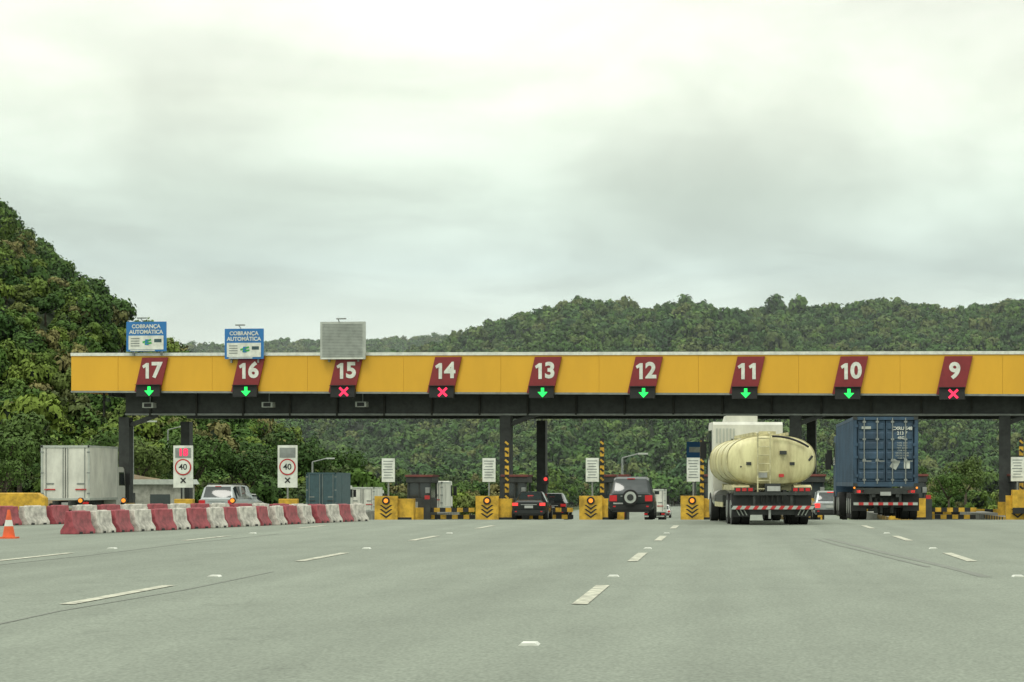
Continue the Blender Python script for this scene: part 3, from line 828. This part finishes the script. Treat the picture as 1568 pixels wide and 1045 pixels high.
def boxtruck(name, X, Y, W, L, z0, z1, kb, rz=0, cabk='truckwhite', doors=True):
    b = B(name)
    b.box((0,L/2,(z0+z1)/2),(W,L,z1-z0),kb)
    tr = 'lgrey' if kb!='teal' else 'teal'
    for sx in (-1,1):
        for y in (-.01,L-.03): b.box((sx*(W/2-.04),y,(z0+z1)/2),(.10,.06,z1-z0+.02),tr)
        b.box((sx*(W/2+.005),L/2,z1-.05),(.02,L,.10),tr); b.box((sx*(W/2+.005),L/2,z0+.05),(.02,L,.12),tr)
        b.box((sx*(W/2+.008),L*.45,(z0+z1)/2),(.02,.9,z1-z0-.35),kb)
        b.cyl((sx*(W/2-.25),-.03,z0+.1),(sx*(W/2-.25),-.03,z1-.1),.02,'grey',6); b.cyl((sx*.12,-.03,z0+.1),(sx*.12,-.03,z1-.1),.02,'grey',6)
        b.box((sx*(W/2-.45),-.03,z0+.55),(.55,.03,.07),'signred' if kb!='teal' else 'dark'); b.box((sx*(W/2-.2),-.02,z0-.15),(.3,.06,.12),'tail')
        b.box((sx*(W/2-.45),-.02,z0+.85),(.42,.01,.08),'grey')
        for zz in (z0+.35,(z0+z1)/2,z1-.35): b.box((sx*(W/2-.05),-.045,zz),(.16,.02,.07),'grey')
    b.box((0,-.015,(z0+z1)/2),(.03,.02,z1-z0-.1),'dark')
    b.box((0,0,z1-.06),(W,.08,.12),tr); b.box((0,0,z0+.05),(W,.10,.10),tr)
    for sx in (-1,1): b.box((sx*.4,L/2,z0-.15),(.12,L+1.5,.24),'dark')
    b.box((0,-.02,z0-.35),(W*.9,.08,.12),'lgrey'); b.box((0,.0,z0-.18),(.4,.03,.13),'plate')
    wheels(b,[L*.25,L+1.3],W-.1,.44)
    cab(b,L+.15,1.9,W-.25,z0-.35,z0+1.75,cabk)
    return b.done((X,Y,gr(Y)),rz=rz)
boxtruck('box_truck',-34.35,121.5,2.5,5.6,1.05,3.88,'truckwhite')
boxtruck('box_truck',-32.7,188,2.4,7,1.1,3.9,'teal')
boxtruck('delivery_van',-31.3,200,2.1,4.5,.9,2.9,'truckwhite')
boxtruck('delivery_van',-6.6,205,1.9,4,.8,2.8,'truckwhite')
boxtruck('delivery_van',-19.3,150,1.9,4.4,.8,2.5,'truckwhite')

# ---------------------------------------------------------------- background furniture
for X,Y,H in ((-46.5,183,7.5),(-7.8,170,4.6),(-35,197,5),(-55,230,9)):
    b = B('street_lamp'); g = gz(Y)
    b.cyl((0,0,-.2),(0,0,H),.13,'grey',8,.07); b.cyl((0,0,H),(1.2,0,H+.3),.05,'grey',6); b.box((1.5,0,H+.3),(.7,.25,.12),'lgrey')
    b.done((X,Y,g))
b = B('direction_sign')
b.cyl((0,0,0),(0,0,3.4),.06,'grey',8); b.box((0,-.08,3.9),(1.0,.05,1.3),'blue'); b.box((0,-.11,4.1),(.7,.01,.3),'white')
b.done((-2.0,135,gz(135)))
b = B('service_building')
b.box((0,2,1.3),(5,4,2.6),'conc'); b.prism([(-2.8,2.6),(2.8,2.6),(2.6,2.95),(-2.6,2.95)],'y',-.3,4.3,'lgrey')
b.box((-1.2,-.01,1.0),(.9,.06,2.0),'dark'); b.box((1,-.01,1.5),(1.4,.06,.8),'glass')
b.done((-41,165,gz(165)))
b = B('guard_rail')
for q in range(40):
    y = 150+q*2.8; b.box((-44,y,gz(y)+.35),(.1,.12,.9),'grey')
    y2 = y+2.8
    b.loft([[(-43.92,y,gz(y)+.5),(-43.88,y,gz(y)+.5),(-43.88,y,gz(y)+.8),(-43.92,y,gz(y)+.8)],[(-43.92,y2,gz(y2)+.5),(-43.88,y2,gz(y2)+.5),(-43.88,y2,gz(y2)+.8),(-43.92,y2,gz(y2)+.8)]],'grey',False)
b.done()

# ---------------------------------------------------------------- sky, sun
w = bpy.data.worlds.new('World'); sc.world = w; w.use_nodes = True
nt = w.node_tree; N = nt.nodes; L = nt.links; N.clear()
out = N.new('ShaderNodeOutputWorld')
sky = N.new('ShaderNodeTexSky'); sky.sky_type = 'NISHITA'; sky.sun_disc = False
SE, SA = math.radians(55), math.radians(-150)
sky.sun_elevation = SE; sky.sun_rotation = SA; sky.dust_density = 3
bg1 = N.new('ShaderNodeBackground'); bg1.inputs['Strength'].default_value = 0.10; L.new(sky.outputs[0], bg1.inputs['Color'])
tc = N.new('ShaderNodeTexCoord'); sp = N.new('ShaderNodeSeparateXYZ'); L.new(tc.outputs['Generated'], sp.inputs[0])
ramp = N.new('ShaderNodeValToRGB'); el = ramp.color_ramp.elements
stops = [(0,(.86,.97,.86)),(.06,(.80,.92,.82)),(.09,(.66,.80,.74)),(.12,(.76,.90,.78)),(.16,(1.02,1.12,.94)),(.20,(1.12,1.18,1.02)),(.45,(1.35,1.4,1.25)),(1.0,(1.75,1.8,1.65))]
while len(el) < len(stops): el.new(.5)
for i,(p,c) in enumerate(stops): el[i].position = p; el[i].color = (*c,1)
L.new(sp.outputs['Z'], ramp.inputs['Fac'])
def M2(op, a, b_):
    x = N.new('ShaderNodeMath'); x.operation = op
    for i,v in enumerate((a,b_)):
        if isinstance(v,(int,float)): x.inputs[i].default_value = v
        else: L.new(v, x.inputs[i])
    return x.outputs[0]
za = M2('ADD', M2('MAXIMUM', sp.outputs['Z'], 0.0), .13)
cx = N.new('ShaderNodeCombineXYZ'); L.new(M2('DIVIDE', sp.outputs['X'], za), cx.inputs[0]); L.new(M2('DIVIDE', sp.outputs['Y'], za), cx.inputs[1])
n1 = N.new('ShaderNodeTexNoise'); n1.inputs['Scale'].default_value = 1.4; n1.inputs['Detail'].default_value = 6; n1.inputs['Roughness'].default_value = .55; n1.inputs['Distortion'].default_value = .6
L.new(cx.outputs[0], n1.inputs['Vector'])
mp = N.new('ShaderNodeMapping'); mp.inputs['Scale'].default_value = (7,7,15); mp.inputs['Location'].default_value = (2.3,0,.7); L.new(tc.outputs['Generated'], mp.inputs[0])
n2 = N.new('ShaderNodeTexNoise'); n2.inputs['Scale'].default_value = 1.0; n2.inputs['Detail'].default_value = 5; n2.inputs['Distortion'].default_value = .3; L.new(mp.outputs[0], n2.inputs['Vector'])
def MR(v,a,c,lo,hi):
    r = N.new('ShaderNodeMapRange'); r.inputs['From Min'].default_value=a; r.inputs['From Max'].default_value=c; r.inputs['To Min'].default_value=lo; r.inputs['To Max'].default_value=hi
    r.interpolation_type='SMOOTHSTEP'; L.new(v,r.inputs['Value']); return r.outputs['Result']
f = M2('MULTIPLY', MR(n1.outputs['Fac'],.32,.68,.90,1.12), MR(n2.outputs['Fac'],.32,.68,.84,1.15))
mx = N.new('ShaderNodeMix'); mx.data_type='RGBA'; mx.blend_type='MULTIPLY'; mx.inputs['Factor'].default_value=1
L.new(ramp.outputs['Color'], mx.inputs['A']); L.new(f, mx.inputs['B'])
bg2 = N.new('ShaderNodeBackground'); bg2.inputs['Strength'].default_value = 1.0; L.new(mx.outputs['Result'], bg2.inputs['Color'])
ms = N.new('ShaderNodeMixShader'); ms.inputs[0].default_value = .93
L.new(bg1.outputs[0], ms.inputs[1]); L.new(bg2.outputs[0], ms.inputs[2]); L.new(ms.outputs[0], out.inputs['Surface'])

sd = bpy.data.lights.new('sun','SUN'); sd.energy = 0.9; sd.angle = math.radians(20); sd.color = (1,.97,.88)
so = bpy.data.objects.new('sun', sd); sc.collection.objects.link(so)
d = Vector((math.sin(SA)*math.cos(SE), math.cos(SA)*math.cos(SE), math.sin(SE)))
so.rotation_euler = d.to_track_quat('Z','Y').to_euler()

# ---------------------------------------------------------------- camera
cd = bpy.data.cameras.new('camera'); cam = bpy.data.objects.new('camera', cd); sc.collection.objects.link(cam)
cam.location = (0,0,1.4); cam.rotation_euler = (math.radians(90),0,0)
cd.sensor_width = 36; cd.lens = 36*3600/1568
cd.shift_x = (784-1118)/1568; cd.shift_y = (738-522.5)/1568
cd.clip_start = .1; cd.clip_end = 8000
sc.camera = cam
